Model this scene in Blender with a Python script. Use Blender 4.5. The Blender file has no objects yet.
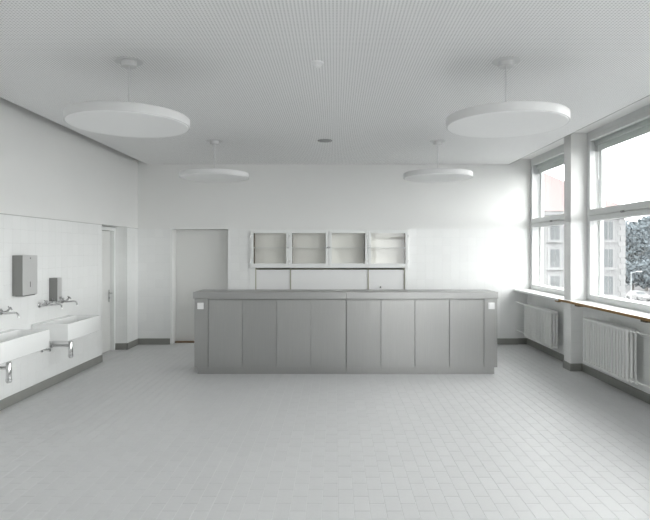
import bpy, bmesh, math, random
from mathutils import Vector, Matrix

random.seed(7)
scene = bpy.context.scene
COL = scene.collection
PI = math.pi

# ------------------------------------------------------------------ camera, sky, exposure
F_PX = 540.0                       # focal length for a 650 px wide frame
cam_data = bpy.data.cameras.new('camera')
cam_data.sensor_fit = 'HORIZONTAL'
cam_data.sensor_width = 36.0
cam_data.lens = 36.0 * F_PX / 650.0
cam_data.shift_x = -(335.0 - 325.0) / 650.0     # rising / shifted view camera
cam_data.shift_y = -(260.0 - 250.0) / 650.0
cam_data.clip_start = 0.05
cam_data.clip_end = 600
cam = bpy.data.objects.new('camera', cam_data)
COL.objects.link(cam)
cam.location = (0, 0, 1.65)
cam.rotation_euler = (PI / 2, 0, 0)
scene.camera = cam

world = bpy.data.worlds.new('overcast_sky')
scene.world = world
world.use_nodes = True
wn = world.node_tree
bg = wn.nodes['Background']
bg.inputs['Color'].default_value = (0.985, 0.99, 1.0, 1)
bg.inputs['Strength'].default_value = 1.0

# window grid along the right wall (shared by the portals and the geometry)
N_WIN = 5
PITCH = 2.11
WIN = [(7.57 - PITCH * k, 9.46 - PITCH * k) for k in range(N_WIN)]   # near, far jamb of each opening
for k, (y0, y1) in enumerate(WIN):                                   # sky portals: they only guide sampling
    ld = bpy.data.lights.new('sky_portal', 'AREA')
    ld.shape = 'RECTANGLE'; ld.size = 2.4; ld.size_y = y1 - y0
    ld.cycles.is_portal = True
    lo = bpy.data.objects.new('sky_portal', ld); COL.objects.link(lo)
    lo.location = (3.70, (y0 + y1) / 2, 2.08); lo.rotation_euler = (0, PI / 2, 0)

ADDED_RW = [(1.45, 3.0)]                  # window added in the wall behind the viewpoint to brighten the counter
for a, b in ADDED_RW:
    ld = bpy.data.lights.new('sky_portal', 'AREA'); ld.shape = 'RECTANGLE'; ld.size = b - a; ld.size_y = 2.1; ld.cycles.is_portal = True
    lo = bpy.data.objects.new('sky_portal', ld); COL.objects.link(lo)
    lo.location = ((a + b) / 2, -1.32, 2.0); lo.rotation_euler = (PI / 2, 0, 0)
    lo.rotation_euler = (-PI / 2, 0, PI)
vs = scene.view_settings
vs.view_transform = 'Standard'; vs.look = 'None'; vs.gamma = 1.0; vs.use_curve_mapping = False
vs.exposure = 3.25
scene.cycles.max_bounces = 24
scene.cycles.diffuse_bounces = 16
scene.cycles.transparent_max_bounces = 24
scene.cycles.use_denoising = True
scene.cycles.caustics_reflective = False

# ------------------------------------------------------------------ materials
MATS = {}
def mat(name, col, rough=0.5, metal=0.0, noise=0.0, nscale=8.0, bump=0.0, bscale=40.0, jitter=0.0, spec=0.5, aniso=0.0, stretch=None):
    if name in MATS: return MATS[name]
    m = bpy.data.materials.new(name); m.use_nodes = True
    nt = m.node_tree; N = nt.nodes; L = nt.links
    b = N['Principled BSDF']
    b.inputs['Roughness'].default_value = rough
    b.inputs['Metallic'].default_value = metal
    b.inputs['Specular IOR Level'].default_value = spec
    b.inputs['Base Color'].default_value = (*col, 1)
    tc = N.new('ShaderNodeTexCoord')
    vec = tc.outputs['Object']
    if stretch:
        mp = N.new('ShaderNodeMapping'); mp.inputs['Scale'].default_value = stretch
        L.new(vec, mp.inputs['Vector']); vec = mp.outputs['Vector']
    val = None
    if noise > 0:
        nz = N.new('ShaderNodeTexNoise'); nz.inputs['Scale'].default_value = nscale
        nz.inputs['Detail'].default_value = 4
        L.new(vec, nz.inputs['Vector'])
        mr = N.new('ShaderNodeMapRange')
        mr.inputs['From Min'].default_value = 0.25; mr.inputs['From Max'].default_value = 0.75
        mr.inputs['To Min'].default_value = 1 - noise; mr.inputs['To Max'].default_value = 1 + noise
        L.new(nz.outputs['Fac'], mr.inputs['Value']); val = mr.outputs['Result']
    if jitter > 0:                                   # tone differs from piece to piece
        oi = N.new('ShaderNodeObjectInfo'); ge = N.new('ShaderNodeNewGeometry')
        ad = N.new('ShaderNodeMath'); ad.operation = 'ADD'
        L.new(oi.outputs['Random'], ad.inputs[0]); L.new(ge.outputs['Random Per Island'], ad.inputs[1])
        fr = N.new('ShaderNodeMath'); fr.operation = 'FRACT'; L.new(ad.outputs[0], fr.inputs[0])
        m2 = N.new('ShaderNodeMapRange')
        m2.inputs['To Min'].default_value = 1 - jitter; m2.inputs['To Max'].default_value = 1 + jitter
        L.new(fr.outputs[0], m2.inputs['Value'])
        if val is None: val = m2.outputs['Result']
        else:
            mu = N.new('ShaderNodeMath'); mu.operation = 'MULTIPLY'
            L.new(val, mu.inputs[0]); L.new(m2.outputs['Result'], mu.inputs[1]); val = mu.outputs[0]
    if val is not None:
        vm = N.new('ShaderNodeVectorMath'); vm.operation = 'SCALE'
        vm.inputs[0].default_value = col
        L.new(val, vm.inputs['Scale']); L.new(vm.outputs['Vector'], b.inputs['Base Color'])
    if bump > 0:
        n2 = N.new('ShaderNodeTexNoise'); n2.inputs['Scale'].default_value = bscale; n2.inputs['Detail'].default_value = 3
        L.new(vec, n2.inputs['Vector'])
        bp = N.new('ShaderNodeBump'); bp.inputs['Strength'].default_value = bump; bp.inputs['Distance'].default_value = 0.002
        L.new(n2.outputs['Fac'], bp.inputs['Height']); L.new(bp.outputs['Normal'], b.inputs['Normal'])
    MATS[name] = m
    return m

def ceiling_mat():
    """white board drilled with a regular grid of small round holes"""
    m = bpy.data.materials.new('perforated_board'); m.use_nodes = True
    nt = m.node_tree; N = nt.nodes; L = nt.links; b = N['Principled BSDF']
    b.inputs['Roughness'].default_value = 0.75
    ge = N.new('ShaderNodeNewGeometry')
    sc = N.new('ShaderNodeVectorMath'); sc.operation = 'SCALE'; sc.inputs['Scale'].default_value = 1 / 0.0235
    L.new(ge.outputs['Position'], sc.inputs[0])
    fr = N.new('ShaderNodeVectorMath'); fr.operation = 'FRACTION'; L.new(sc.outputs[0], fr.inputs[0])
    sb = N.new('ShaderNodeVectorMath'); sb.operation = 'SUBTRACT'; sb.inputs[1].default_value = (.5, .5, 0); L.new(fr.outputs[0], sb.inputs[0])
    mk = N.new('ShaderNodeVectorMath'); mk.operation = 'MULTIPLY'; mk.inputs[1].default_value = (1, 1, 0); L.new(sb.outputs[0], mk.inputs[0])
    ln = N.new('ShaderNodeVectorMath'); ln.operation = 'LENGTH'; L.new(mk.outputs[0], ln.inputs[0])
    lt = N.new('ShaderNodeMath'); lt.operation = 'LESS_THAN'; lt.inputs[1].default_value = 0.27; L.new(ln.outputs['Value'], lt.inputs[0])
    mx = N.new('ShaderNodeMix'); mx.data_type = 'RGBA'
    mx.inputs['A'].default_value = (.87, .87, .87, 1); mx.inputs['B'].default_value = (.56, .56, .56, 1)
    L.new(lt.outputs[0], mx.inputs['Factor']); L.new(mx.outputs['Result'], b.inputs['Base Color'])
    return m

def glass_mat(name, tint=(1, 1, 1), fres=1.45):
    m = bpy.data.materials.new(name); m.use_nodes = True
    nt = m.node_tree; N = nt.nodes; L = nt.links
    N.remove(N['Principled BSDF'])
    out = N['Material Output']
    tr = N.new('ShaderNodeBsdfTransparent'); tr.inputs['Color'].default_value = (*tint, 1)
    gl = N.new('ShaderNodeBsdfGlossy'); gl.inputs['Roughness'].default_value = 0.02
    fz = N.new('ShaderNodeFresnel'); fz.inputs['IOR'].default_value = fres
    mx = N.new('ShaderNodeMixShader')
    ge = N.new('ShaderNodeNewGeometry')                       # only the outer skin of the pane reflects
    inv = N.new('ShaderNodeMath'); inv.operation = 'SUBTRACT'; inv.inputs[0].default_value = 1.0; L.new(ge.outputs['Backfacing'], inv.inputs[1])
    mu = N.new('ShaderNodeMath'); mu.operation = 'MULTIPLY'; L.new(fz.outputs[0], mu.inputs[0]); L.new(inv.outputs[0], mu.inputs[1])
    L.new(mu.outputs[0], mx.inputs[0]); L.new(tr.outputs[0], mx.inputs[1]); L.new(gl.outputs[0], mx.inputs[2])
    L.new(mx.outputs[0], out.inputs['Surface'])
    return m

PLASTER = mat('white_plaster', (.78, .78, .77), .9, noise=.012, nscale=1.3, bump=.08, bscale=120)
TILE_W = mat('white_glazed_tile', (.825, .83, .825), .22, jitter=.012, bump=.02, bscale=14)
GROUT_W = mat('pale_grout', (.76, .76, .75), .9)
TILE_F = mat('grey_stoneware_tile', (.60, .602, .606), .40, jitter=.018, noise=.02, nscale=30, bump=.05, bscale=60)
GROUT_F = mat('grey_grout', (.70, .70, .70), .9)
SKIRT = mat('grey_green_skirting_tile', (.25, .253, .235), .4, noise=.05, nscale=10)
CEIL = ceiling_mat()
PAINT = mat('white_gloss_paint', (.80, .81, .80), .35, noise=.01, nscale=4)
WPAINT = mat('white_window_paint', (.68, .69, .685), .4)
DOORW = mat('white_door_lacquer', (.74, .74, .725), .45, noise=.01, nscale=3)
LAMPW = mat('white_opal_acrylic', (.90, .90, .90), .5)
LAMPM = mat('white_lamp_metal', (.66, .66, .66), .4)
STEEL = mat('brushed_stainless_steel', (.40, .40, .393), .32, metal=.9, jitter=.05, noise=.05, nscale=3, bump=.06, bscale=6, stretch=(60, 60, 1))
STEELT = mat('brushed_steel_top', (.40, .40, .395), .36, metal=.9, noise=.04, nscale=3, bump=.05, bscale=6, stretch=(1, 50, 50))
STEEL_SHADED = mat('shaded_dispenser_steel', (.27, .27, .262), .40, metal=.6, noise=.03, nscale=4)  # housing of both dispensers: shade on the sides put into the darker colour
STEEL_LIT = mat('lit_dispenser_steel', (.60, .60, .595), .42, metal=.4, noise=.02, nscale=4)  # same steel on the fronts, window light put into the lighter colour
DARK = mat('dark_gap', (.05, .05, .048), .8)
CHROME = mat('polished_chrome', (.62, .62, .62), .12, metal=1.0)
CERAMIC = mat('white_fireclay_ceramic', (.84, .845, .84), .18)
RADP = mat('white_radiator_enamel', (.74, .745, .73), .35)
WOODE = mat('bare_chipboard_edge', (.30, .18, .07), .7, noise=.25, nscale=30)
BRACK = mat('dark_brown_bracket', (.09, .065, .04), .6)
CABIN = mat('pale_beige_panel', (.90, .89, .86), .6)
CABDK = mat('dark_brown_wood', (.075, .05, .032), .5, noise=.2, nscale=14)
PLAST = mat('white_switch_plastic', (.83, .83, .83), .35)
GREYP = mat('grey_plastic', (.34, .34, .34), .6)
GLASS = glass_mat('clear_window_glass', (.98, .985, .98))
CGLASS = glass_mat('cabinet_glass', (.99, .99, .985), 1.45)
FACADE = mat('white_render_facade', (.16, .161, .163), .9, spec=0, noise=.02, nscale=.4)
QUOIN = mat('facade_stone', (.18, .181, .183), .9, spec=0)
FWIN = mat('facade_window_glass', (.07, .076, .08), .3, spec=.1)
ROOFR = mat('red_clay_roof', (.165, .118, .117), .85, spec=0, noise=.08, nscale=2)
ASPH = mat('pale_asphalt', (.12, .12, .123), .9, spec=0, noise=.05, nscale=.3)
LEAF = mat('blue_green_foliage', (.10, .117, .128), .7, spec=0, jitter=.22)
BARK = mat('grey_bark', (.09, .085, .08), .9)
CARP = mat('white_car_paint', (.2, .2, .2), .4, spec=.1)
RUBB = mat('black_rubber', (.03, .03, .03), .8)
GALV = mat('galvanised_pole', (.35, .37, .38), .5, metal=.4)

# ------------------------------------------------------------------ mesh helpers
class MB:
    """collects shapes in world coordinates, then builds one mesh object"""
    def __init__(s): s.bm = bmesh.new()
    def box(s, x0, x1, y0, y1, z0, z1, bev=0.0, seg=2):
        t = bmesh.new(); bmesh.ops.create_cube(t, size=1)
        for v in t.verts:
            v.co = Vector(((x0 + x1) / 2 + v.co.x * (x1 - x0), (y0 + y1) / 2 + v.co.y * (y1 - y0), (z0 + z1) / 2 + v.co.z * (z1 - z0)))
        if bev > 0:
            bmesh.ops.bevel(t, geom=t.edges[:], offset=bev, segments=seg, affect='EDGES', profile=.5)
        s._merge(t); return s
    def _merge(s, t):
        me = bpy.data.meshes.new('tmp'); t.to_mesh(me); t.free(); s.bm.from_mesh(me); bpy.data.meshes.remove(me)
    def tube(s, pts, r, n=12, cap=True):
        """sweep a circle of radius r (number or list) along pts"""
        pts = [Vector(p) for p in pts]
        rr = r if isinstance(r, (list, tuple)) else [r] * len(pts)
        rings = []; ref = None
        for i, p in enumerate(pts):
            if i == 0: d = pts[1] - p
            elif i == len(pts) - 1: d = p - pts[i - 1]
            else: d = (pts[i + 1] - p).normalized() + (p - pts[i - 1]).normalized()
            if d.length < 1e-9: d = Vector((0, 0, 1))
            d.normalize()
            if ref is None:
                ref = Vector((0, 0, 1)) if abs(d.z) < .9 else Vector((1, 0, 0))
            u = d.cross(ref)
            if u.length < 1e-4: u = d.cross(Vector((0, 1, 0)))
            u.normalize(); w = u.cross(d).normalized(); ref = w
            rings.append([s.bm.verts.new(p + rr[i] * (math.cos(2 * PI * k / n) * u + math.sin(2 * PI * k / n) * w)) for k in range(n)])
        for a, b in zip(rings, rings[1:]):
            for k in range(n): s.bm.faces.new((a[k], a[(k + 1) % n], b[(k + 1) % n], b[k]))
        if cap:
            s.bm.faces.new(rings[0][::-1]); s.bm.faces.new(rings[-1])
        return s
    def lathe(s, c, prof, n=48, axis='z'):
        """prof = [(radius, height)], about a vertical axis through c"""
        c = Vector(c); rings = []
        for r, h in prof:
            if r < 1e-6:
                rings.append([s.bm.verts.new(c + Vector((0, 0, h)))])
            else:
                rings.append([s.bm.verts.new(c + Vector((r * math.cos(2 * PI * k / n), r * math.sin(2 * PI * k / n), h))) for k in range(n)])
        for a, b in zip(rings, rings[1:]):
            for k in range(n):
                k2 = (k + 1) % n
                if len(a) == 1 and len(b) == 1: continue
                if len(a) == 1: s.bm.faces.new((a[0], b[k2], b[k]))
                elif len(b) == 1: s.bm.faces.new((a[k], a[k2], b[0]))
                else: s.bm.faces.new((a[k], a[k2], b[k2], b[k]))
        return s
    def poly(s, verts, faces):
        vs_ = [s.bm.verts.new(v) for v in verts]
        for f in faces: s.bm.faces.new([vs_[i] for i in f])
        return s
    def build(s, name, m, parent=None, smooth=False):
        bmesh.ops.recalc_face_normals(s.bm, faces=s.bm.faces[:])
        lo = Vector((1e9,) * 3); hi = Vector((-1e9,) * 3)
        for v in s.bm.verts:
            for i in range(3): lo[i] = min(lo[i], v.co[i]); hi[i] = max(hi[i], v.co[i])
        c = Vector(((lo.x + hi.x) / 2, (lo.y + hi.y) / 2, lo.z))
        for v in s.bm.verts: v.co -= c
        me = bpy.data.meshes.new(name); s.bm.to_mesh(me); s.bm.free()
        me.materials.append(m)
        if smooth:
            for p in me.polygons: p.use_smooth = True
            try: me.set_sharp_from_angle(angle=math.radians(35))
            except Exception: pass
        return link(name, me, c, parent)

ORIGIN = {}
def link(name, me, c, parent=None):
    o = bpy.data.objects.new(name, me); COL.objects.link(o)
    c = Vector(c)
    if parent is not None:
        o.parent = parent; o.location = c - ORIGIN[parent.name]
    else: o.location = c
    ORIGIN[o.name] = c
    return o
def tag(o, label, cat, group=None):
    o['label'] = label; o['category'] = cat
    if group: o['group'] = group
    return o
def thing(name, loc, label, cat, group=None):
    return tag(link(name, None, loc), label, cat, group)
def struct(o, label=None):
    o['kind'] = 'structure'
    if label: o['label'] = label
    return o
def struct_empty(name, loc, label=None): return struct(link(name, None, loc), label)

# ------------------------------------------------------------------ tiles
def frustum(u0, u1, v0, v1, t, b):
    """a tile lying in the uv plane, proud by t with a bevelled rim of width b: (verts uvw, faces)"""
    return ([(u0, v0, 0), (u1, v0, 0), (u1, v1, 0), (u0, v1, 0),
             (u0 + b, v0 + b, t), (u1 - b, v0 + b, t), (u1 - b, v1 - b, t), (u0 + b, v1 - b, t)],
            [(4, 5, 6, 7), (0, 1, 5, 4), (1, 2, 6, 5), (2, 3, 7, 6), (3, 0, 4, 7)])
class Plane:
    """maps uv + height to world: origin o, axes u, v and outward normal n"""
    def __init__(s, o, u, v, n): s.o, s.u, s.v, s.n = map(Vector, (o, u, v, n))
    def p(s, u, v, w=0): return s.o + s.u * u + s.v * v + s.n * w
def grid_rects(regions, pu, pv, ou, ov, gap, half=False):
    """rectangles of a tile grid (pitch pu x pv, origin ou, ov) clipped to the regions"""
    out = []
    for (a0, a1, b0, b1) in regions:
        i = math.floor((a0 - ou) / pu + 1e-6)
        while ou + i * pu < a1 - 1e-4:
            off = ov + (pv / 2 if (half and i % 2) else 0)
            j = math.floor((b0 - off) / pv + 1e-6)
            while off + j * pv < b1 - 1e-4:
                u0, u1 = max(a0, ou + i * pu), min(a1, ou + (i + 1) * pu)
                v0, v1 = max(b0, off + j * pv), min(b1, off + (j + 1) * pv)
                if u1 - u0 > .02 and v1 - v0 > .02:
                    g2 = gap * .35 if half else gap
                    out.append((u0 + gap / 2, u1 - gap / 2, v0 + g2 / 2, v1 - g2 / 2))
                j += 1
            i += 1
    return out
TILE_MESH = {}
def tile_objects(name, rects, pl, t, b, m, parent, wob=0.0):
    for (u0, u1, v0, v1) in rects:
        w, h = round(u1 - u0, 4), round(v1 - v0, 4)
        key = (name, w, h, tuple(pl.n), m.name)
        if key not in TILE_MESH:
            vv, ff = frustum(-w / 2, w / 2, -h / 2, h / 2, t, b)
            me = bpy.data.meshes.new(name)
            me.from_pydata([pl.u * a + pl.v * c + pl.n * d for a, c, d in vv], [], ff)
            me.materials.append(m); me.update()
            bm_ = bmesh.new(); bm_.from_mesh(me)
            if sum((f.normal.dot(pl.n) for f in bm_.faces)) < 0: bmesh.ops.reverse_faces(bm_, faces=bm_.faces[:])
            bm_.to_mesh(me); bm_.free()
            TILE_MESH[key] = me
        o = link(name, TILE_MESH[key], pl.p((u0 + u1) / 2, (v0 + v1) / 2), parent)
        if wob:
            o.rotation_euler = (random.gauss(0, wob), random.gauss(0, wob), random.gauss(0, wob * .6))
def tile_stuff(name, rects, pl, t, b, m, parent, mesh_acc=None):
    V, Fc = [], []
    flip = pl.u.cross(pl.v).dot(pl.n) < 0
    for r in rects:
        vv, ff = frustum(*r, t, b); n = len(V)
        V += [pl.p(a, c, d) for a, c, d in vv]
        Fc += [tuple(n + i for i in (f[::-1] if flip else f)) for f in ff]
    if mesh_acc is not None:
        n = len(mesh_acc[0]); mesh_acc[0].extend(V); mesh_acc[1].extend(tuple(n + i for i in f) for f in Fc); return
    return stuff_mesh(name, V, Fc, m, parent)
def stuff_mesh(name, V, Fc, m, parent):
    base = ORIGIN[parent.name]
    me = bpy.data.meshes.new(name); me.from_pydata([v - base for v in V], [], Fc); me.materials.append(m); me.update()
    o = link(name, me, base, parent); o['kind'] = 'stuff'
    return o

# ------------------------------------------------------------------ room dimensions (metres; camera at x = y = 0)
XL, XR = -3.445, 3.21            # tiled face of the left wall, room face of the window piers
XP = 3.37                        # parapet under the windows
YB, YF = 9.44, -1.10             # far wall, wall behind the camera
ZC = 3.147                       # suspended ceiling
ZT = 2.02                        # top of the tiled zone
ZS = 0.105                       # top of the skirting
TT = 0.002                       # tile thickness
WP = 0.1478                      # wall tile pitch

# ------------------------------------------------------------------ floor
mb = MB(); mb.box(-3.95, 3.635, YF - .2, 9.95, -.25, -.0018)
floor = struct(mb.build('floor', GROUT_F), 'pale grey floor of narrow stoneware tiles in running bond')
FP, FL = 0.1014, 0.2028
fl = Plane((0, 0, -.0018), (1, 0, 0), (0, 1, 0), (0, 0, 1))
rects = grid_rects([(XL, XP, YF, YB)], FP, FL, -.792, 3.11, .0034, True)
rects += grid_rects([(-3.72, XL, 7.98, 8.945)], FP, FL, -.792, 3.11, .0034, True)
rects += grid_rects([(-2.85, -1.87, YB, 9.66)], FP, FL, -.792, 3.11, .0034, True)
def seen(r):
    xc, yc = (r[0] + r[1]) / 2, (r[2] + r[3]) / 2
    return yc > 3.28 and -330 < xc * F_PX / yc < 312
vis = sorted([r for r in rects if seen(r)], key=lambda r: (r[2] + r[3]) / 2)
near = set(vis[:300])
tile_objects('floor_tile', [r for r in vis[:300]], fl, .0018, .0008, TILE_F, floor, wob=.0008)
tile_stuff('floor_tiles', [r for r in rects if r not in near], fl, .0018, .0008, TILE_F, floor)

# ------------------------------------------------------------------ walls
# left wall with the door niche
D1a, D1b = 7.98, 8.945
xb = xb_l = XL - TT
mb = MB()
mb.box(xb - .45, xb, YF - .2, D1a, -.25, 3.5)
mb.box(xb - .45, xb, D1b, YB + .5, -.25, 3.5)
mb.box(xb - .45, xb, D1a, D1b, ZT + .012, 3.5)
mb.box(xb - .45, xb - .33, D1a, D1b, -.25, ZT + .012)
wall_left = struct(mb.build('wall_left', PLASTER), 'white left wall, tiled to door height with plaster above')
pl = Plane((xb, 0, 0), (0, 1, 0), (0, 0, 1), (1, 0, 0))
lr = grid_rects([(5.50, D1a, ZS, ZT), (D1b, YB, ZS, ZT)], WP, WP, D1a, ZT, .0012)
tile_objects('wall_tile', lr, pl, TT, .0005, TILE_W, wall_left, wob=.0007)
acc = ([], [])
tile_stuff('', grid_rects([(YF, 5.50, ZS, ZT)], WP, WP, D1a, ZT, .0012), pl, TT, .0005, TILE_W, wall_left, acc)
tile_stuff('', grid_rects([(D1b, YB, -.0, ZS)], WP, WP, D1a, ZT, .0012)[:0], pl, TT, .0005, TILE_W, wall_left, acc)
stuff_mesh('wall_tiles', acc[0], acc[1], TILE_W, wall_left)
pj = Plane((0, D1b, 0), (1, 0, 0), (0, 0, 1), (0, -1, 0))
tile_objects('niche_tile', grid_rects([(-3.64, xb + TT, ZS, ZT)], WP, WP, xb + TT, ZT, .0012), pj, TT * .6, .0012, TILE_W, wall_left)

# far wall with the doorway and the serving-hatch opening
yb = YB + TT
CX0, CX1, CZ0, CZ1 = -1.487, 1.285, .80, 2.006
DX0, DX1 = -2.85, -1.872
mb = MB()
XE = XR - .012
mb.box(-3.9, DX0, yb, yb + .5, -.25, 3.5)
mb.box(DX0, DX1, yb, yb + .5, ZT - .006, 3.5)
mb.box(DX1, CX0, yb, yb + .5, -.25, 3.5)
mb.box(CX0, CX1, yb, yb + .5, -.25, CZ0)
mb.box(CX0, CX1, yb, yb + .5, CZ1, 3.5)
mb.box(CX1, XE, yb, yb + .5, -.25, 3.5)
mb.box(XE, 3.635, yb + .022, yb + .5, -.25, 3.5)          # jamb of the last window, set back a little
mb.box(DX0, DX1, yb + .30, yb + .5, -.25, ZT)
mb.box(CX0, CX1, yb + .42, yb + .5, CZ0, CZ1)
wall_back = struct(mb.build('wall_back', PLASTER), 'white far wall, tiled to door height with plaster above')
pb = Plane((0, yb, 0), (1, 0, 0), (0, 0, 1), (0, -1, 0))
acc = ([], [])
tile_stuff('', grid_rects([(XL, DX0 - .03, ZS, ZT), (DX1, CX0, ZS, ZT), (CX0, CX1, ZS, CZ0), (CX1, XE, ZS, ZT)], WP, WP, XL, ZT, .0012), pb, TT, .0005, TILE_W, wall_back, acc)
pb2 = Plane((0, yb + .022, 0), (1, 0, 0), (0, 0, 1), (0, -1, 0))
tile_stuff('', grid_rects([(XE + .002, 3.43, ZS, ZT)], WP, WP, XE, ZT, .0012), pb2, TT, .0005, TILE_W, wall_back, acc)
stuff_mesh('wall_tiles', acc[0], acc[1], TILE_W, wall_back)

# window wall: piers, parapet, lintel
ZW0, ZW1 = .935, 3.24
mb = MB()
piers = [(WIN[k + 1][1], WIN[k][0]) for k in range(N_WIN - 1)] + [(YF - .2, WIN[-1][0])]
for a, b in piers: mb.box(XR + TT, 3.635, a + (TT if a > YF else 0), b, -.25, 3.5)
for a, b in WIN: mb.box(XP + TT, 3.635, a, b, -.25, ZW0)
mb.box(XR + TT, 3.635, YF - .2, YB + .5, ZW1, 3.5)
wall_right = struct(mb.build('wall_right', PLASTER), 'white window wall with piers, tiled to door height')
acc = ([], [])
pw = Plane((XP + TT, 0, 0), (0, 1, 0), (0, 0, 1), (-1, 0, 0))
pp = Plane((XR + TT, 0, 0), (0, 1, 0), (0, 0, 1), (-1, 0, 0))
for k, (a, b) in enumerate(WIN):
    tile_stuff('', grid_rects([(a, b, ZS, ZW0)], WP, WP, a, ZT, .0012), pw, TT, .0005, TILE_W, wall_right, acc)
for k, (a, b) in enumerate(piers):
    tile_stuff('', grid_rects([(a, b, ZS, ZT)], .11, WP, a, ZT, .0012), pp, TT, .0005, TILE_W, wall_right, acc)
    pn = Plane((0, a + TT, 0), (1, 0, 0), (0, 0, 1), (0, -1, 0))
    rr = grid_rects([(XR, XP, ZS, ZW0), (XR, 3.43, .968, ZT)], WP, WP, XR, ZT, .0012)
    if k == 0: tile_objects('pier_tile', rr, pn, TT, .0005, TILE_W, wall_right)
    elif a > YF: tile_stuff('', rr, pn, TT, .0005, TILE_W, wall_right, acc)
    pf = Plane((0, b, 0), (1, 0, 0), (0, 0, 1), (0, 1, 0))
    tile_stuff('', grid_rects([(XR, 3.37, ZS, ZW0), (XR, 3.43, .968, ZT)], WP, WP, XR, ZT, .0012), pf, TT * .5, .0012, TILE_W, wall_right, acc)
stuff_mesh('wall_tiles', acc[0], acc[1], TILE_W, wall_right)

RZ0, RZ1 = .95, 3.05
mb = MB(); mb.box(-3.9, 3.635, YF - .2, YF, -.25, RZ0); mb.box(-3.9, 3.635, YF - .2, YF, RZ1, 3.5)
xs = [-3.9] + [v for w in ADDED_RW for v in w] + [3.635]
for i in range(0, len(xs), 2): mb.box(xs[i], xs[i + 1], YF - .2, YF, RZ0, RZ1)
struct(mb.build('wall_front', PLASTER), 'white plaster wall behind the viewpoint, with a window added for light')
for i, (a, b) in enumerate(ADDED_RW):
    w = struct_empty('window_%d' % (6 + i), ((a + b) / 2, YF - .1, RZ0), 'white framed window added for light behind the viewpoint')
    mb = MB(); mb.box(a, a + .07, YF - .14, YF - .06, RZ0, RZ1); mb.box(b - .07, b, YF - .14, YF - .06, RZ0, RZ1)
    mb.box(a + .07, b - .07, YF - .14, YF - .06, RZ0, RZ0 + .07); mb.box(a + .07, b - .07, YF - .14, YF - .06, RZ1 - .07, RZ1); mb.box(a + .07, b - .07, YF - .14, YF - .06, 2.04, 2.14)
    mb.build('window_frame', PAINT, w)
    for z0, z1 in ((RZ0 + .07, 2.04), (2.14, RZ1 - .07)):
        mb = MB(); mb.box(a + .07, b - .07, YF - .102, YF - .098, z0, z1); mb.build('pane', GLASS, w)

# suspended perforated ceiling with a shadow gap along both long walls, structural slab above
mb = MB(); mb.box(-3.277, 3.035, YF, YB, ZC, ZC + .03)
ceiling = struct(mb.build('ceiling', CEIL), 'white suspended ceiling finely drilled with rows of holes')
mb = MB(); mb.box(-3.9, 3.635, YF - .2, 9.95, 3.42, 3.6)
struct(mb.build('ceiling_slab', PLASTER, ceiling))
mb = MB(); mb.box(3.035, 3.041, YF, YB, ZC - .004, ZC + .034)
struct(mb.build('trim_1', mat('grey_edge_profile', (.30, .30, .30), .5)), 'thin grey edge profile of the ceiling beside the windows')

# thin grey strip painted as the ledge shadow above the tiled zone
mb = MB(); mb.box(xb_l, XL + .004, YF, D1a, ZT + .001, ZT + .008); mb.box(xb_l, XL + .004, D1b, YB, ZT + .001, ZT + .008)
struct(mb.build('shadow_trim', mat('grey_shadow_strip', (.42, .42, .41), .6)), 'thin strip coloured as the ledge shadow along the top of the tiles on the left wall')
# skirtings
def skirt(name, boxes, label):
    mb = MB()
    for b in boxes: mb.box(*b, 0, ZS, .003, 1)
    return struct(mb.build(name, SKIRT), label)
SK = .012
skirt('baseboard_left', [(XL - TT, XL + SK, YF, D1a), (XL - TT, XL + SK, D1b - SK, YB), (-3.64, XL + SK, D1b - SK, D1b)], 'grey tile skirting along the left wall')
skirt('baseboard_back', [(XL, DX0 - .03, YB - SK, yb), (DX1, XE, YB - SK, yb), (XE, XP, YB + .012, YB + .03)], 'grey-green tile skirting along the far wall')
bx = []
for a, b in WIN: bx.append((XP - SK, XP + TT, a, b))
for a, b in piers:
    if a < YF: continue
    bx += [(XR - SK, XR + TT, a - SK, b + SK), (XR, XP, a - SK, a + .01), (XR, XP, b - .01, b + SK)]
skirt('baseboard_right', bx, 'dark grey tile skirting under the windows')

# ------------------------------------------------------------------ doors
def box_part(name, m, parent, b, bev=.003, seg=2, smooth=False):
    mb = MB(); mb.box(*b, bev, seg); return mb.build(name, m, parent, smooth)

d1 = struct_empty('door_1', (-3.70, (D1a + D1b) / 2, 0), 'flush white door deep in the left wall niche, with chrome lever')
mb = MB()
mb.box(-3.76, -3.635, D1b - .055, D1b - .001, 0, ZT)
mb.box(-3.76, -3.635, D1a + .001, D1a + .055, 0, ZT)
mb.box(-3.76, -3.635, D1a + .055, D1b - .055, ZT - .055, ZT)
mb.build('door_frame', PAINT, d1)
leaf = box_part('door_leaf', DOORW, d1, (-3.735, -3.695, D1a + .06, D1b - .066, .008, ZT - .06), .002)
mb = MB(); mb.box(-3.695, -3.688, 8.80, 8.84, .80, 1.0, .003)
mb.tube([(-3.69, 8.82, .945), (-3.645, 8.82, .945)], .010)
mb.tube([(-3.645, 8.825, .945), (-3.645, 8.76, .945), (-3.645, 8.695, .942)], .0095)
h = mb.build('door_handle', CHROME, leaf, True)
mb = MB(); mb.tube([(-3.69, 8.82, .868), (-3.678, 8.82, .868)], .014); mb.build('lock_cylinder', CHROME, leaf, True)
for z in (.25, 1.75):
    mb = MB(); mb.tube([(-3.69, D1a + .062, z), (-3.69, D1a + .062, z + .09)], .008); mb.build('hinge', CHROME, leaf, True)

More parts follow.
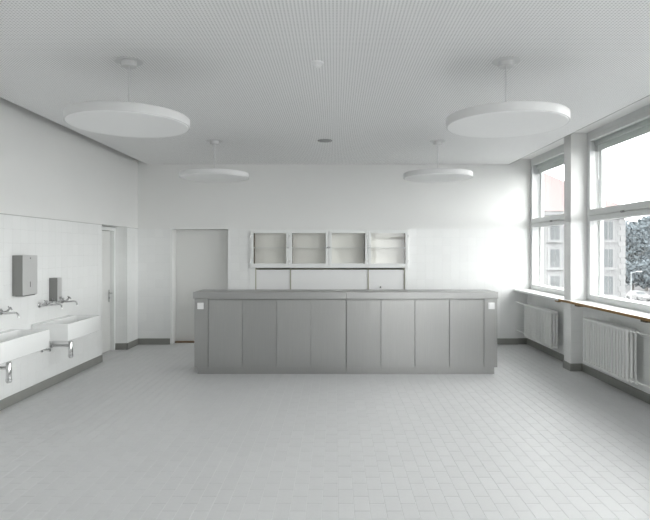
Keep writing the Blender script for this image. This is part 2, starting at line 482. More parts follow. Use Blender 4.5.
d2 = struct_empty('door_2', ((DX0 + DX1) / 2, 9.70, 0), 'plain white recessed door in the far wall beside the counter')
box_part('door_leaf', DOORW, d2, (DX0 + .002, DX1 - .002, 9.675, 9.715, .02, ZT - .01), .002)
mb = MB()
mb.box(DX0 - .03, DX0 - .0005, YB - .008, yb + .002, 0, ZT + .0)
mb.box(DX0 - .03, DX1, YB - .008, yb + .002, ZT - .006, ZT + .008)
mb.build('door_frame', PAINT, d2)
box_part('threshold', mat('oak_threshold', (.20, .12, .06), .6, noise=.2, nscale=20), d2, (DX0 + .002, DX1 - .002, 9.60, 9.675, .0, .022), .003)

# ------------------------------------------------------------------ box windows
for k, (a, b) in enumerate(WIN):
    names = ['tall white box window nearest the far wall', 'tall white box window with the bare-edged sill, second from the far wall',
             'tall white box window third from the far wall', 'tall white box window fourth from the far wall', 'tall white box window beside the viewpoint']
    yc = (a + b) / 2
    w = struct_empty('window_%d' % (k + 1), (3.50, yc, ZW0), names[k])
    a1, b1 = a + .004, b - (.006 if k == 0 else .008)
    fx0, fx1 = 3.43, 3.50
    st = .05
    mb = MB()                                           # inner casing with transom
    mb.box(fx0, fx1, a1, a1 + st, .955, ZW1); mb.box(fx0, fx1, b1 - st, b1, .955, ZW1)
    mb.box(fx0, fx1, a1 + st, b1 - st, 3.16, ZW1); mb.box(fx0, fx1, a1 + st, b1 - st, .955, 1.0)
    mb.box(fx0 + .01, fx1, a1 + st, b1 - st, 2.085, 2.125)
    fr = mb.build('window_frame', WPAINT, w)
    mb = MB()                                           # box lining between the two sashes
    mb.box(fx1, 3.63, a1, a1 + .03, .955, ZW1); mb.box(fx1, 3.63, b1 - .03, b1, .955, ZW1)
    mb.box(fx1, 3.63, a1, b1, .935, .975); mb.box(fx1, 3.63, a1, b1, 3.20, ZW1)
    mb.build('box_lining', WPAINT, w)
    for (z0, z1) in ((2.125, 3.16), (1.0, 2.085)):      # inner sashes
        mb = MB(); s0, s1 = a1 + st, b1 - st; t = .045; x0, x1 = fx0 - .012, fx1 - .015
        lo = .07 if z0 > 2 else .05
        mb.box(x0, x1, s0 - .012, s0 + t, z0 - .012, z1 + .012, .004, 1); mb.box(x0, x1, s1 - t, s1 + .012, z0 - .012, z1 + .012, .004, 1)
        mb.box(x0 + .001, x1, s0 + t, s1 - t, z0 - .012, z0 + lo, .004, 1); mb.box(x0 + .001, x1, s0 + t, s1 - t, z1 - .045, z1 + .012, .004, 1)
        sa = mb.build('sash', WPAINT, w)
        mb = MB(); mb.box(fx0 + .018, fx0 + .022, s0 + t, s1 - t, z0 + lo, z1 - .045); mb.build('pane', GLASS, sa)
    mb = MB(); s0, s1 = a1 + .03, b1 - .03; t = .075     # outer sashes
    ox0, ox1 = 3.575, 3.62; t2 = .04
    mb.box(ox0, ox1, s0, s0 + t, 2.05, 3.20); mb.box(ox0, ox1, s1 - t, s1, 2.05, 3.20); mb.box(ox0, ox1, s0, s0 + t2, .975, 2.05); mb.box(ox0, ox1, s1 - t2, s1, .975, 2.05)
    mb.box(ox0, ox1, s0 + t2, s1 - t2, .975, 1.045); mb.box(ox0, ox1, s0 + t, s1 - t, 2.05, 2.17); mb.box(ox0, ox1, s0 + t, s1 - t, 3.09, 3.20)
    osash = mb.build('outer_sash', WPAINT, w)
    for (z0, z1, t) in ((1.045, 2.05, t2), (2.17, 3.09, t)):
        mb = MB(); mb.box(3.595, 3.599, s0 + t, s1 - t, z0, z1); mb.build('pane', GLASS, osash)
    mb = MB(); mb.box(3.515, 3.57, s0 + .002, s1 - .002, 3.06, 3.195, .008)      # blind cassette with bottom bar
    mb.build('blind_cassette', mat('pale_grey_blind', (.66, .69, .68), .6), w)
    mb = MB(); mb.box(3.535, 3.55, s0 + .02, s1 - .02, 2.975, 3.06, .004); mb.build('blind_bar', mat('pale_grey_blind', (.66, .69, .68), .6), w)
    mb = MB(); mb.tube([(3.525, s1 - .085, 3.07), (3.525, s1 - .085, 2.86), (3.525, s1 - .082, 2.66)], .006, 8)
    mb.tube([(3.525, s1 - .082, 2.66), (3.525, s1 - .080, 2.60)], [.006, .012], 8); mb.build('blind_cord', WPAINT, w, True)
    mb = MB(); mb.box(fx0 - .03, fx0 - .012, yc - .028, yc + .028, 2.095, 2.118, .004); mb.tube([(fx0 - .024, yc, 2.106), (fx0 - .045, yc, 2.106)], .008, 8)
    mb.build('window_latch', GREYP, w, True)

# window sills: one board per window bay
for k, (a, b) in enumerate(WIN[:4]):
    lab = ['white painted window sill board at the far end', 'white window sill board with bare brown edge over the near radiator',
           'white window sill board third from the far wall', 'white window sill board fourth from the far wall'][k]
    y0 = a if k == 0 else a - .11
    y1 = YB + .02 if k == 0 else (b + .22 - .003 if k == 1 else b + .11 - .002)
    if k == 0: y0 = a + .0
    else: y0 = a - (.11 if k > 1 else .11)
    s = thing('window_sill', (3.28, (y0 + y1) / 2, .935), lab, 'window sill', 'window sills')
    mb = MB()
    mb.box(3.135, XR - .002, y0, y1, .937, .966, .002)
    mb.box(XR - .002, 3.43, a + .010, (b - .010 if k else YB + .02), .937, .966, .001)
    mb.build('board', PAINT, s)
    mb = MB(); mb.box(3.128, 3.1349, y0, y1, .936, .966, .001); mb.build('edge_strip', PAINT if k == 0 else WOODE, s)
    for yy in ([a + .12] if k == 0 else [b - .28, a + .08]):
        mb = MB(); mb.box(3.15, 3.36 if k else XR - .014, yy - .03 - (.04 if k else .02), yy + .03 + (.0 if k else .02), .912, .9365, .002)
        mb.build('bracket', BRACK if k else WOODE, s)

# ------------------------------------------------------------------ radiators
def radiator(y0, y1, z0, z1, label, pipes):
    X0, X1 = 3.165, 3.285
    n = 17; p = (y1 - y0) / n
    r = thing('radiator', ((X0 + X1) / 2, (y0 + y1) / 2, z0), label, 'radiator', 'white column radiators under the windows')
    mb = MB()                                            # one section: three flat columns and two headers
    wy = p * .60
    for i in range(3):
        xc = X0 + .015 + i * (X1 - X0 - .03) / 2
        mb.box(xc - .013, xc + .013, -wy / 2, wy / 2, z0 + .012, z1 - .012, .008, 2)
    for zc in (z0 + .028, z1 - .028):
        mb.box(X0 + .006, X1 - .006, -p * .5, p * .5, zc - .018, zc + .018, .006, 1)
    proto = mb.build('section', RADP, r)
    proto.location.y = (y0 + p / 2) - ORIGIN[r.name].y
    for i in range(1, n):
        o = proto.copy(); COL.objects.link(o); o.parent = r
        o.location.y = proto.location.y + i * p
    for yy in (y0 + .2, y1 - .2):
        for zz in (z0 + .1, z1 - .1):
            mb = MB(); mb.box(X1 - .012, XP + .004, yy - .015, yy + .015, zz - .015, zz + .015, .003); mb.build('bracket', RADP, r)
    for pts, rad, nm in pipes(X0, X1, y0, y1, z0, z1):
        mb = MB(); mb.tube(pts, rad, 12); mb.build(nm, RADP, r, True)
    return r
def pipes_far(X0, X1, y0, y1, z0, z1):
    out = []
    for zz in (z1 - .028, z0 + .05):
        out.append(([(3.2, y1 - .01, zz), (3.2, y1 + .06, zz)], .019, 'valve'))
        out.append(([(3.2, y1 + .06, zz), (3.185, y1 + .14, zz + .01), (3.165, YB - .012, zz + .012)], .011, 'pipe'))
    return out
def pipes_near(X0, X1, y0, y1, z0, z1):
    out = []
    for zz, dz in ((z1 - .028, 0), (z0 + .028, 0)):
        out.append(([(3.225, y0 + .01, zz), (3.225, y0 - .085, zz)], .021, 'valve'))
        out.append(([(3.225, y0 - .03, zz), (3.19, y0 - .03, zz)], .017, 'valve_cap'))
        out.append(([(3.225, y0 - .085, zz), (3.24, y0 - .16, zz - .004), (3.29, y0 - .30, zz - .006), (3.31, y0 - .38, zz - .006), (3.382, y0 - .385, zz - .006)], .0115, 'pipe'))
    return out
radiator(7.94, 9.04, .188, .757, 'white column radiator under the window in the far corner', pipes_far)
radiator(5.855, 6.92, .204, .797, 'white column radiator under the near window, right of the pier', pipes_near)

# ------------------------------------------------------------------ counter
K = 7.16 / 540
ctr = thing('service_counter', (.14, 7.40, 0), 'long brushed stainless steel counter with eight flat doors in the middle of the room', 'counter')
cx0, cx1 = -1.864, 2.152
mid = (346.2 - 335) * K
yd = 7.16
for (a, b) in ((-1.832, mid - .001), (mid + .001, 2.121)):
    mb = MB(); mb.box(a, b, 7.188, 7.60, 0, .094, .002); mb.build('plinth', STEEL, ctr)
for (a, b) in ((cx0 + .002, mid - .001), (mid + .001, cx1 - .002)):
    mb = MB(); mb.box(a, b, 7.183, 7.62, .094, 1.006, .002); mb.build('carcass', STEEL, ctr)
for (a, b) in ((-1.876, mid - .0008), (mid + .0008, 2.158)):
    mb = MB(); mb.box(a, b, 7.135, 7.645, 1.007, 1.092, .003); mb.build('worktop', STEELT, ctr)
el, er = (208.2 - 335) * K, (484.0 - 335) * K
for (a, b) in ((cx0, el - .003), (er + .003, cx1)):
    mb = MB(); mb.box(a, b, yd, 7.182, .094, 1.004, .0015); mb.build('end_panel', STEEL, ctr)
bnd = [208.2, 242.2, 276.4, 310.8, 345.9], [346.6, 380.9, 414.9, 449.5, 484.0]
for seq in bnd:
    for a, b in zip(seq, seq[1:]):
        xa, xb_ = (a - 335) * K + .003, (b - 335) * K - .003
        mb = MB(); mb.box(xa, xb_, yd + .002, 7.1825, .097, .985, .0018)
        dr = mb.build('door', STEEL, ctr)
        mb = MB(); mb.box(xa, xb_, yd + .004, 7.1825, .9865, .993, .0015); mb.build('grip_strip', STEELT, dr)
for (xa, nm) in (((197.4 - 335) * K, 0), ((488.1 - 335) * K, 0)):
    mb = MB(); mb.box(xa, xa + .085, yd - .010, yd + .0005, .866, .953, .004)
    sp = mb.build('switch_plate', PLAST, ctr); sp['label'] = 'small square white switch plate'
    mb = MB(); mb.box(xa + .014, xa + .071, yd - .0135, yd - .0095, .880, .939, .003); mb.build('rocker', PLAST, sp)

# ------------------------------------------------------------------ glazed wall cabinet and hatch below
K2 = 9.40 / 540
yf = 9.395
cab = thing('wall_cabinet', ((CX0 + CX1) / 2, 9.5, 1.337), 'long white wall cabinet with four glazed doors set into the far wall above the counter', 'cabinet')
zb, zt = 1.337, 2.004
mb = MB()
mb.box(CX0 + .002, CX1 - .002, yf + .022, yf + .22, zb, zb + .02)
mb.box(CX0 + .002, CX1 - .002, yf + .022, yf + .22, zt - .02, zt)
mb.box(CX0 + .002, CX0 + .02, yf + .022, yf + .22, zb + .02, zt - .02)
mb.box(CX1 - .02, CX1 - .002, yf + .022, yf + .22, zb + .02, zt - .02)
mb.build('carcass', PAINT, cab)
box_part('back_panel', CABIN, cab, (CX0 + .02, CX1 - .02, yf + .20, yf + .219, zb + .02, zt - .02), 0)
bounds = [250.4, 289.2, 328.6, 368.0, 408.4]
for i in range(4):
    xa, xb_ = (bounds[i] - 335) * K2, (bounds[i + 1] - 335) * K2
    bb = (yf + .023, yf + .1995, zb + .0205, zt - .0205)
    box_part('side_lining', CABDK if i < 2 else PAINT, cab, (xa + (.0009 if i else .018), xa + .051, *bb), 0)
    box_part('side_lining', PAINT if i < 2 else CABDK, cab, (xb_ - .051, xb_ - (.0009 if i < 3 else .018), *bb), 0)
    box_part('glass_shelf', PAINT, cab, (xa + .0512, xb_ - .0512, yf + .024, yf + .19, 1.684, 1.694), .001)
    x0, x1 = xa + .002, xb_ - .002; st = .050
    mb = MB()
    mb.box(x0, x0 + st, yf, yf + .021, zb + .004, zt - .003, .003, 1); mb.box(x1 - st, x1, yf, yf + .021, zb + .004, zt - .003, .003, 1)
    mb.box(x0 + st, x1 - st, yf + .0005, yf + .021, zt - .063, zt - .003, .003, 1); mb.box(x0 + st, x1 - st, yf + .0005, yf + .021, zb + .004, zb + .078, .003, 1)
    dr = mb.build('door', PAINT, cab)
    mb = MB(); mb.box(x0 + st, x1 - st, yf + .009, yf + .013, zb + .078, zt - .063); mb.build('pane', CGLASS, dr)
    hx = x0 + .004 if i < 2 else x1 - .004
    for zz in (1.43, 1.87):
        mb = MB(); mb.tube([(hx, yf - .004, zz), (hx, yf - .003, zz + .045)], .0045, 10); mb.build('hinge', CHROME, dr, True)
    kx = x1 - .018 if i < 2 else x0 + .018
    mb = MB(); mb.tube([(kx, yf + .001, 1.69), (kx, yf - .012, 1.69), (kx, yf - .014, 1.69), (kx, yf - .024, 1.69)], [.006, .006, .012, .010], 12); mb.build('knob', CHROME, dr, True)

ht = thing('serving_hatch', (-.08, 9.5, .80), 'white hatch of three flat panels below the glazed wall cabinet', 'hatch')
hz0, hz1 = .802, 1.335
px = [255.0, 290.0, 368.2, 404.6]
mb = MB(); mb.box(CX0 + .002, CX1 - .002, YB - .02, yf + .20, hz0, hz0 + .045, .002); mb.build('counter_board', PAINT, ht)
for i in range(3):
    xa, xb_ = (px[i] - 335) * K2, (px[i + 1] - 335) * K2
    pn = box_part('panel', mat('white_laminate', (.80, .80, .80), .4), ht, (xa + .014, xb_ - .006, 9.455, 9.475, hz0 + .046, hz1 - .03), .002)
    if i == 2:
        kx = (380.6 - 335) * K2
        mb = MB(); mb.tube([(kx, 9.456, 1.0), (kx, 9.440, 1.0), (kx, 9.438, 1.0), (kx, 9.424, 1.0)], [.006, .006, .016, .014], 14); mb.build('knob', CHROME, pn, True)
OLV = mat('olive_beige_lining', (.42, .41, .33), .6)
for xx in [(p_ - 335) * K2 for p_ in px]:
    mb = MB(); mb.box(xx - .004, xx + .012, 9.445, 9.72, hz0 + .046, hz1 - .001); mb.build('post', OLV, ht)
box_part('back_board', OLV, ht, (CX0 + .002, CX1 - .002, 9.725, 9.74, hz0 + .046, hz1), 0)
for (a, b) in ((CX0 + .001, (px[0] - 335) * K2 - .005), ((px[3] - 335) * K2 + .013, CX1 - .001)):
    box_part('side_panel', PAINT, ht, (a, b, YB - .004, 9.47, hz0 + .046, hz1 - .001), .002)

# ------------------------------------------------------------------ wash basins with taps and traps
def basin(y0, y1, label, tlabels):
    x0, x1, z0, z1 = XL, -3.025, .612, .809
    b = thing('wash_basin', ((x0 + x1) / 2, (y0 + y1) / 2, z0), label, 'wash basin', 'white trough basins on the left wall')
    bm = bmesh.new()
    def rect(i, z):                                       # rounded rectangle inset by i = (back, front, end)
        ib, if_, ie, rad = i
        xa, xb_, ya, yb_ = x0 + ib, x1 - if_, y0 + ie, y1 - ie
        pts = []
        for cx, cy, a0 in ((xb_ - rad, yb_ - rad, 0), (xa + rad, yb_ - rad, 90), (xa + rad, ya + rad, 180), (xb_ - rad, ya + rad, 270)):
            for q in range(5):
                t = math.radians(a0 + q * 22.5); pts.append((cx + rad * math.cos(t), cy + rad * math.sin(t), z))
        return [bm.verts.new(p) for p in pts]
    loops = [rect((0, .012, .010, .014), z0), rect((0, .004, .003, .012), z0 + .005), rect((0, .002, .001, .012), z0 + .014), rect((0, 0, 0, .012), z1 - .008), rect((.004, .005, .005, .010), z1),
             rect((.095, .020, .022, .02), z1), rect((.100, .025, .027, .025), z1 - .008), rect((.125, .050, .055, .04), z0 + .075), rect((.16, .09, .10, .03), z0 + .055)]
    for A, B in zip(loops, loops[1:]):
        n = len(A)
        for k in range(n): bm.faces.new((A[k], A[(k + 1) % n], B[(k + 1) % n], B[k]))
    bm.faces.new(loops[0][::-1]); bm.faces.new(loops[-1])
    mb = MB(); mb.bm.free(); mb.bm = bm
    bowl = mb.build('bowl', CERAMIC, b, True)
    yc = (y0 + y1) / 2
    mb = MB(); mb.lathe((-3.21, yc, z0 + .056), [(0, .002), (.02, .002), (.03, .004), (.034, 0)], 20); mb.build('drain', CHROME, bowl, True)
    # bottle trap, waste pipe and angle valves
    tx, tz = -3.205, .345
    t = thing('bottle_trap', (tx, yc, tz), tlabels[0], 'drain trap', 'chrome bottle traps below the basins')
    mb = MB(); mb.tube([(tx, yc, z0 + .005), (tx, yc, .56), (tx, yc, .53)], .016, 16); mb.build('tailpipe', CHROME, t, True)
    mb = MB(); mb.lathe((tx, yc, 0), [(0, tz), (.020, tz), (.026, tz + .008), (.026, .36), (.029, .362), (.029, .385), (.026, .388), (.026, .535), (.018, .55), (0, .55)], 24); mb.build('bottle', CHROME, t, True)
    mb = MB(); mb.tube([(tx - .02, yc, .49), (XL + .002, yc, .49)], .016, 16); mb.build('waste_pipe', CHROME, t, True)
    mb = MB(); mb.tube([(XL + .001, yc, .49), (XL + .012, yc, .49), (XL + .016, yc, .49)], [.034, .034, .02], 20); mb.build('rosette', CHROME, t, True)
    for yy, lb in ((y0 + .22, 'valve'), ):
        v = thing('angle_valve', (XL + .05, yy, .44), tlabels[1], 'valve', 'angle valves below the basins')
        mb = MB(); mb.tube([(XL + .001, yy, .475), (XL + .008, yy, .475), (XL + .01, yy, .475), (XL + .075, yy, .475)], [.027, .027, .012, .012], 16); mb.build('body', CHROME, v, True)
        mb = MB(); mb.tube([(XL + .075, yy, .475), (XL + .10, yy, .475)], .019, 10); mb.build('hand_wheel', CHROME, v, True)
        mb = MB(); mb.tube([(XL + .055, yy, .475), (XL + .055, yy, z0 + .004)], .006, 10); mb.build('riser', CHROME, v, True)
    return b

def tap(yc, label):
    zc = 1.008
    t = thing('wall_tap', (XL, yc, zc), label, 'tap', 'chrome wall taps over the basins')
    for s in (-1, 1):
        y = yc + s * .075
        mb = MB(); mb.tube([(XL + .001, y, zc), (XL + .008, y, zc), (XL + .014, y, zc), (XL + .016, y, zc)], [.030, .030, .024, .014], 20); mb.build('rosette', CHROME, t, True)
        mb = MB(); mb.tube([(XL + .012, y, zc), (XL + .055, y, zc)], .013, 14); mb.build('inlet', CHROME, t, True)
        hd = MB(); d = Vector((.62, s * .25, .74)).normalized(); base = Vector((XL + .055, y, zc)); top = base + d * .055
        hd.tube([base, base + d * .03, base + d * .033, top], [.015, .013, .009, .009], 14)
        u = d.cross(Vector((0, 1, 0))).normalized(); w = d.cross(u).normalized()
        hn = hd.build('valve_stem', CHROME, t, True)
        hd = MB()
        for ax in (u, w): hd.tube([top - ax * .027, top - ax * .018, top + ax * .018, top + ax * .027], [.0085, .0055, .0055, .0085], 10)
        hd.tube([top - d * .008, top + d * .010, top + d * .012], [.012, .012, .007], 12)
        hd.build('cross_handle', CHROME, hn, True)
    mb = MB(); mb.tube([(XL + .055, yc - .082, zc), (XL + .055, yc + .082, zc)], .017, 16); mb.build('bridge', CHROME, t, True)
    mb = MB()
    pts = [(XL + .055, yc, zc), (XL + .10, yc, zc - .004), (XL + .18, yc, zc + .004), (XL + .205, yc, zc + .001), (XL + .222, yc, zc - .012), (XL + .227, yc, zc - .045)]
    mb.tube(pts, [.013, .0115, .0105, .0105, .0105, .0115], 14); mb.build('spout', CHROME, t, True)

basin(6.123, 6.969, 'white trough basin nearer the door', ('chrome bottle trap under the basin nearer the door', 'chrome angle valve under the basin nearer the door'))
basin(4.88, 5.73, 'white trough basin cut by the left edge of the picture', ('chrome bottle trap under the basin at the left picture edge', 'chrome angle valve under the basin at the left picture edge'))
tap(6.36, 'chrome two-handle wall tap below the small soap dispenser')
tap(6.735, 'chrome two-handle wall tap nearest the door')
tap(5.49, 'chrome two-handle wall tap at the left picture edge')

# towel and soap dispensers
def dispenser(name, y0, y1, z0, z1, dep, label, cat):
    d = thing(name, (XL, (y0 + y1) / 2, z0), label, cat)
    x1 = XL + dep
    mb = MB(); mb.box(XL, x1 - .004, y0, y1, z0 + .002, z1, .003, 2); body = mb.build('housing', STEEL_SHADED, d)
    mb = MB(); mb.box(x1 - .004, x1, y0 - .001, y1 + .001, z0 + .006, z1 + .001, .0015, 1); cov = mb.build('front_cover', STEEL_LIT, d)
    return d, cov, x1
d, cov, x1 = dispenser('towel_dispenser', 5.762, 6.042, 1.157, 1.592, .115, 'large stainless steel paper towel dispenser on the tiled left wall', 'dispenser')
mb = MB(); mb.box(x1 - .0005, x1 + .001, 5.897, 5.907, 1.245, 1.305); mb.build('level_slot', DARK, cov)
mb = MB(); mb.tube([(x1 - .001, 5.902, 1.560), (x1 + .003, 5.902, 1.560)], .009, 14); mb.build('lock', CHROME, cov, True)
mb = MB(); mb.box(XL + .02, x1 - .008, 5.79, 6.01, 1.152, 1.160); mb.build('towel_outlet', DARK, d)
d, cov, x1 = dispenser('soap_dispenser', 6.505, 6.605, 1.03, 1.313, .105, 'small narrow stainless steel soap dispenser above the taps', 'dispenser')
mb = MB(); mb.box(x1 - .0005, x1 + .014, 6.53, 6.58, 1.05, 1.085, .004); mb.build('push_button', CHROME, cov)

# ------------------------------------------------------------------ ceiling fittings
def lamp(x, y, label):
    l = thing('pendant_lamp', (x, y, 2.636), label, 'lamp', 'white disc pendant lamps')
    z0, z1, r = 2.636, 2.706, .468
    mb = MB(); mb.lathe((x, y, 0), [(r - .012, z0 + .004), (r - .001, z0 + .004), (r, z0 + .006), (r, z1 - .004), (r - .004, z1), (0, z1)], 96); mb.build('disc_rim', LAMPM, l, True)
    mb = MB(); mb.lathe((x, y, 0), [(0, z0), (r - .014, z0), (r - .012, z0 + .003), (r - .012, z0 + .02), (0, z0 + .02)], 96); mb.build('diffuser', LAMPW, l, True)
    mb = MB(); mb.tube([(x, y, z1 - .002), (x, y, ZC - .043)], .0065, 10); mb.build('rod', LAMPM, l, True)
    mb = MB(); mb.lathe((x, y, 0), [(0, ZC - .045), (.056, ZC - .045), (.060, ZC - .042), (.060, ZC - .004), (.060, ZC), (0, ZC)], 40); can = mb.build('canopy', LAMPM, l, True)
    mb = MB(); mb.lathe((x, y, 0), [(0, ZC - .003), (.108, ZC - .003), (.11, ZC - .0015), (.11, ZC), (0, ZC)], 48); mb.build('ceiling_plate', LAMPM, can, True)
lamp(-1.635, 4.285, 'large white disc pendant lamp, front left')
lamp(1.358, 4.285, 'large white disc pendant lamp, front right nearest the windows')
lamp(-1.655, 7.42, 'white disc pendant lamp over the counter, rear left')
lamp(1.412, 7.42, 'white disc pendant lamp over the counter, rear right')

s = thing('smoke_detector', (-.14, 4.31, ZC), 'small white round smoke detector on the ceiling between the front lamps', 'smoke detector')
mb = MB(); mb.lathe((-.14, 4.31, 0), [(0, ZC - .014), (.046, ZC - .014), (.05, ZC - .010), (.05, ZC), (0, ZC)], 32); mb.build('base', PLAST, s, True)
mb = MB(); mb.lathe((-.14, 4.31, 0), [(0, ZC - .042), (.018, ZC - .042), (.028, ZC - .036), (.034, ZC - .014)], 32); mb.build('sensor_head', GREYP if False else PLAST, s, True)
s = thing('ceiling_vent', (-.137, 7.38, ZC), 'flat round grey vent on the ceiling between the rear lamps', 'vent')
mb = MB(); mb.lathe((-.137, 7.38, 0), [(.085, ZC - .010), (.098, ZC - .008), (.10, ZC - .002), (.10, ZC)], 40); mb.build('rim', GREYP, s, True)
mb = MB(); mb.lathe((-.137, 7.38, 0), [(0, ZC - .012), (.07, ZC - .012), (.078, ZC - .006), (.078, ZC), (0, ZC)], 40); mb.build('plate', GREYP, s, True)

# small wall socket seen past the right end of the counter
s = thing('wall_socket', (2.69, YB, .50), 'small grey fitting low on the far wall right of the counter', 'fitting')
mb = MB(); mb.tube([(2.69, YB + .001, .53), (2.69, YB - .01, .53), (2.69, YB - .014, .53)], [.035, .035, .028], 20); mb.build('rosette', CHROME, s, True)
mb = MB(); mb.tube([(2.69, YB - .012, .53), (2.69, YB - .04, .53)], [.014, .012], 14); mb.build('cap', CHROME, s, True)

# ------------------------------------------------------------------ outside
ZG = -6.1
mb = MB(); mb.box(-40, 160, -60, 260, ZG - .3, ZG)
struct(mb.build('ground', ASPH), 'pale street and yard outside the windows')

bd = thing('apartment_building', (24, 65, ZG), 'pale rendered building with red hipped roof outside the windows', 'building')
bx0, bx1, by0, by1, ez = 12.0, 32.2, 60.0, 73.0, 5.2
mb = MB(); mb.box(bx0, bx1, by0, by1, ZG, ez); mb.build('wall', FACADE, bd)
mb = MB(); mb.box(bx0 - .35, bx1 + .35, by0 - .35, by1 + .35, ez, ez + .35); mb.box(bx0 - .55, bx1 + .55, by0 - .55, by1 + .55, ez + .35, ez + .75); mb.build('cornice', QUOIN, bd)
z0 = ez + .75; zr = 11.4
mb = MB(); mb.poly([(bx0 - .7, by0 - .7, z0), (bx1 + .7, by0 - .7, z0), (bx1 + .7, by1 + .7, z0), (bx0 - .7, by1 + .7, z0), (bx0 + 7, 66.5, zr), (bx1 - 7, 66.5, zr)],
                   [(0, 1, 5, 4), (1, 2, 5), (2, 3, 4, 5), (3, 0, 4), (3, 2, 1, 0)])
rf = mb.build('roof', ROOFR, bd)
for zz in range(18):
    z = ZG + .1 + zz * .62
    if z + .4 > ez: break
    mb = MB(); mb.box(bx1 - (.75 if zz % 2 else .5), bx1 + .06, by0 - .06, by0 + .6, z, z + .52); mb.build('quoin', QUOIN, bd)
for xc in (15.5, 18.5, 21.45, 24.4, 27.35, 30.3):
    for zc in (2.75, -.30, -3.3):
        mb = MB(); mb.box(xc - .75, xc + .75, by0 - .10, by0 + .05, zc - .12, zc + 2.2); wf = mb.build('window', QUOIN, bd)
        mb = MB(); mb.box(xc - .52, xc - .04, by0 - .13, by0 - .09, zc + .05, zc + 2.05); mb.box(xc + .04, xc + .52, by0 - .13, by0 - .09, zc + .05, zc + 2.05); mb.build('pane', FWIN, wf)
        mb = MB(); mb.box(xc - .9, xc + .9, by0 - .3, by0 + .05, zc - .25, zc - .12); mb.build('window_ledge', QUOIN, wf)
for yc in (63, 66.5, 70):
    for zc in (2.75, -.30, -3.3):
        mb = MB(); mb.box(bx1 - .05, bx1 + .10, yc - .75, yc + .75, zc - .12, zc + 2.2); wf = mb.build('window', QUOIN, bd)
        mb = MB(); mb.box(bx1 + .09, bx1 + .13, yc - .52, yc + .52, zc + .05, zc + 2.05); mb.build('pane', FWIN, wf)

def tree(x, y, h, r, label, seed):
    rnd = random.Random(seed)
    t = thing('tree', (x, y, ZG), label, 'tree', 'trees beyond the pale building')
    mb = MB(); mb.tube([(x, y, ZG), (x + .1, y, ZG + h * .3), (x - .1, y + .1, ZG + h * .6), (x, y, ZG + h * .85)], [.35, .28, .18, .05], 10)
    for q in range(6):
        a = rnd.uniform(0, 2 * PI); z = ZG + h * rnd.uniform(.3, .6)
        mb.tube([(x, y, z), (x + math.cos(a) * r * .6, y + math.sin(a) * r * .6, z + h * .15)], [.14, .04], 6)
    mb.build('trunk', BARK, t, True)
    V, Fc = [], []
    blobs = []
    for q in range(24):
        a = rnd.uniform(0, 2 * PI); u = rnd.uniform(.0, 1); zz = .16 + .72 * u
        rad = r * math.sin(PI * min(.97, .16 + .78 * u)) * rnd.uniform(.25, .8)
        blobs.append((Vector((x + rad * math.cos(a), y + rad * math.sin(a), ZG + h * zz)), r * rnd.uniform(.34, .55)))
    for q in range(9000):
        c, br = rnd.choice(blobs)
        d = Vector((rnd.gauss(0, 1), rnd.gauss(0, 1), rnd.gauss(0, 1))).normalized()
        p = c + d * br * rnd.uniform(.45, 1.05)
        e1 = Vector((rnd.gauss(0, 1), rnd.gauss(0, 1), rnd.gauss(0, 1))).normalized(); e2 = d.cross(e1)
        if e2.length < 1e-3: continue
        e2.normalize(); e1 = (d * .4 + e1 * .6).normalized(); sz = rnd.uniform(.2, .45)
        n = len(V)
        V += [p - e1 * sz, p + e2 * sz * .55, p + e1 * sz, p - e2 * sz * .55]; Fc.append((n, n + 1, n + 2, n + 3))
    o = stuff_mesh('crown', V, Fc, LEAF, t)
for i, (x, y, h, r, lb) in enumerate([(50.6, 92, 13.4, 3.7, 'round dark tree just right of the pale building'), (59.4, 103, 14.2, 4.2, 'tall dark tree at the right edge of the near window'),
                                      (70.0, 113, 14.8, 4.4, 'dark tree partly hidden by the right picture edge'), (66.0, 93, 13.6, 4.0, 'dark tree outside the right picture edge'),
                                      (57.5, 115, 14.6, 4.2, 'dark tree half behind the pale building')]):
    tree(x, y, h, r, lb, 40 + i)

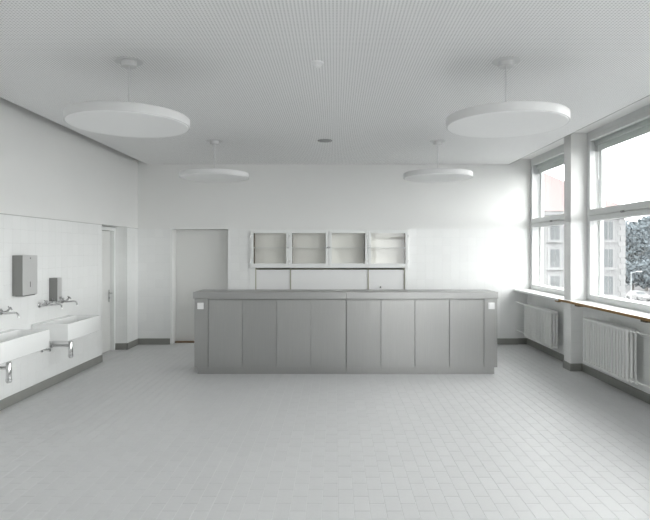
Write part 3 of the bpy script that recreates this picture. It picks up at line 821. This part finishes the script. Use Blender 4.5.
# parked car, seen from the front
cxx, cyy = 46.6, 83.0
car = thing('car', (cxx, cyy, ZG), 'white parked car below the trees outside the near window', 'car')
prof = [(-2.1, .35), (-2.15, .62), (-1.9, .80), (-.95, .95), (-.35, 1.42), (1.1, 1.45), (1.85, 1.0), (2.15, .92), (2.15, .4)]
n = len(prof)
mb = MB(); mb.poly([(cxx - (.88 if z < 1 else .70), cyy + yy, ZG + z) for yy, z in prof] + [(cxx + (.88 if z < 1 else .70), cyy + yy, ZG + z) for yy, z in prof],
                   [tuple(range(n)), tuple(range(2 * n - 1, n - 1, -1))] + [(i, (i + 1) % n, n + (i + 1) % n, n + i) for i in range(n)])
mb.build('body', CARP, car)
mb = MB(); mb.poly([(cxx - .68, cyy - .93, ZG + 1.0), (cxx + .68, cyy - .93, ZG + 1.0), (cxx + .60, cyy - .42, ZG + 1.40), (cxx - .60, cyy - .42, ZG + 1.40)], [(0, 1, 2, 3)]); mb.build('windscreen', FWIN, car)
for sx in (-1, 1):
    for yy in (-1.35, 1.35):
        mb = MB(); mb.tube([(cxx + sx * .68, cyy + yy, ZG + .32), (cxx + sx * .90, cyy + yy, ZG + .32)], .32, 18); mb.build('wheel', RUBB, car)
    mb = MB(); mb.box(cxx + sx * .62 - .16, cxx + sx * .62 + .16, cyy - 2.14, cyy - 2.0, ZG + .60, ZG + .74, .02); mb.build('headlight', FWIN, car)

# street lamp
sx_, sy_ = 39.2, 71.5
sl = thing('street_lamp', (sx_, sy_, ZG), 'slim street lamp with a short arm before the trees', 'street lamp')
mb = MB(); mb.tube([(sx_, sy_, ZG), (sx_, sy_, -1.4)], [.08, .05], 10); mb.build('pole', GALV, sl, True)
mb = MB(); mb.tube([(sx_, sy_, -1.45), (sx_ + .5, sy_, -1.25), (sx_ + 1.0, sy_, -1.2)], .035, 8); mb.build('arm', GALV, sl, True)
mb = MB(); mb.box(sx_ + .7, sx_ + 1.45, sy_ - .12, sy_ + .12, -1.27, -1.13, .04); mb.build('lamp_head', GALV, sl)
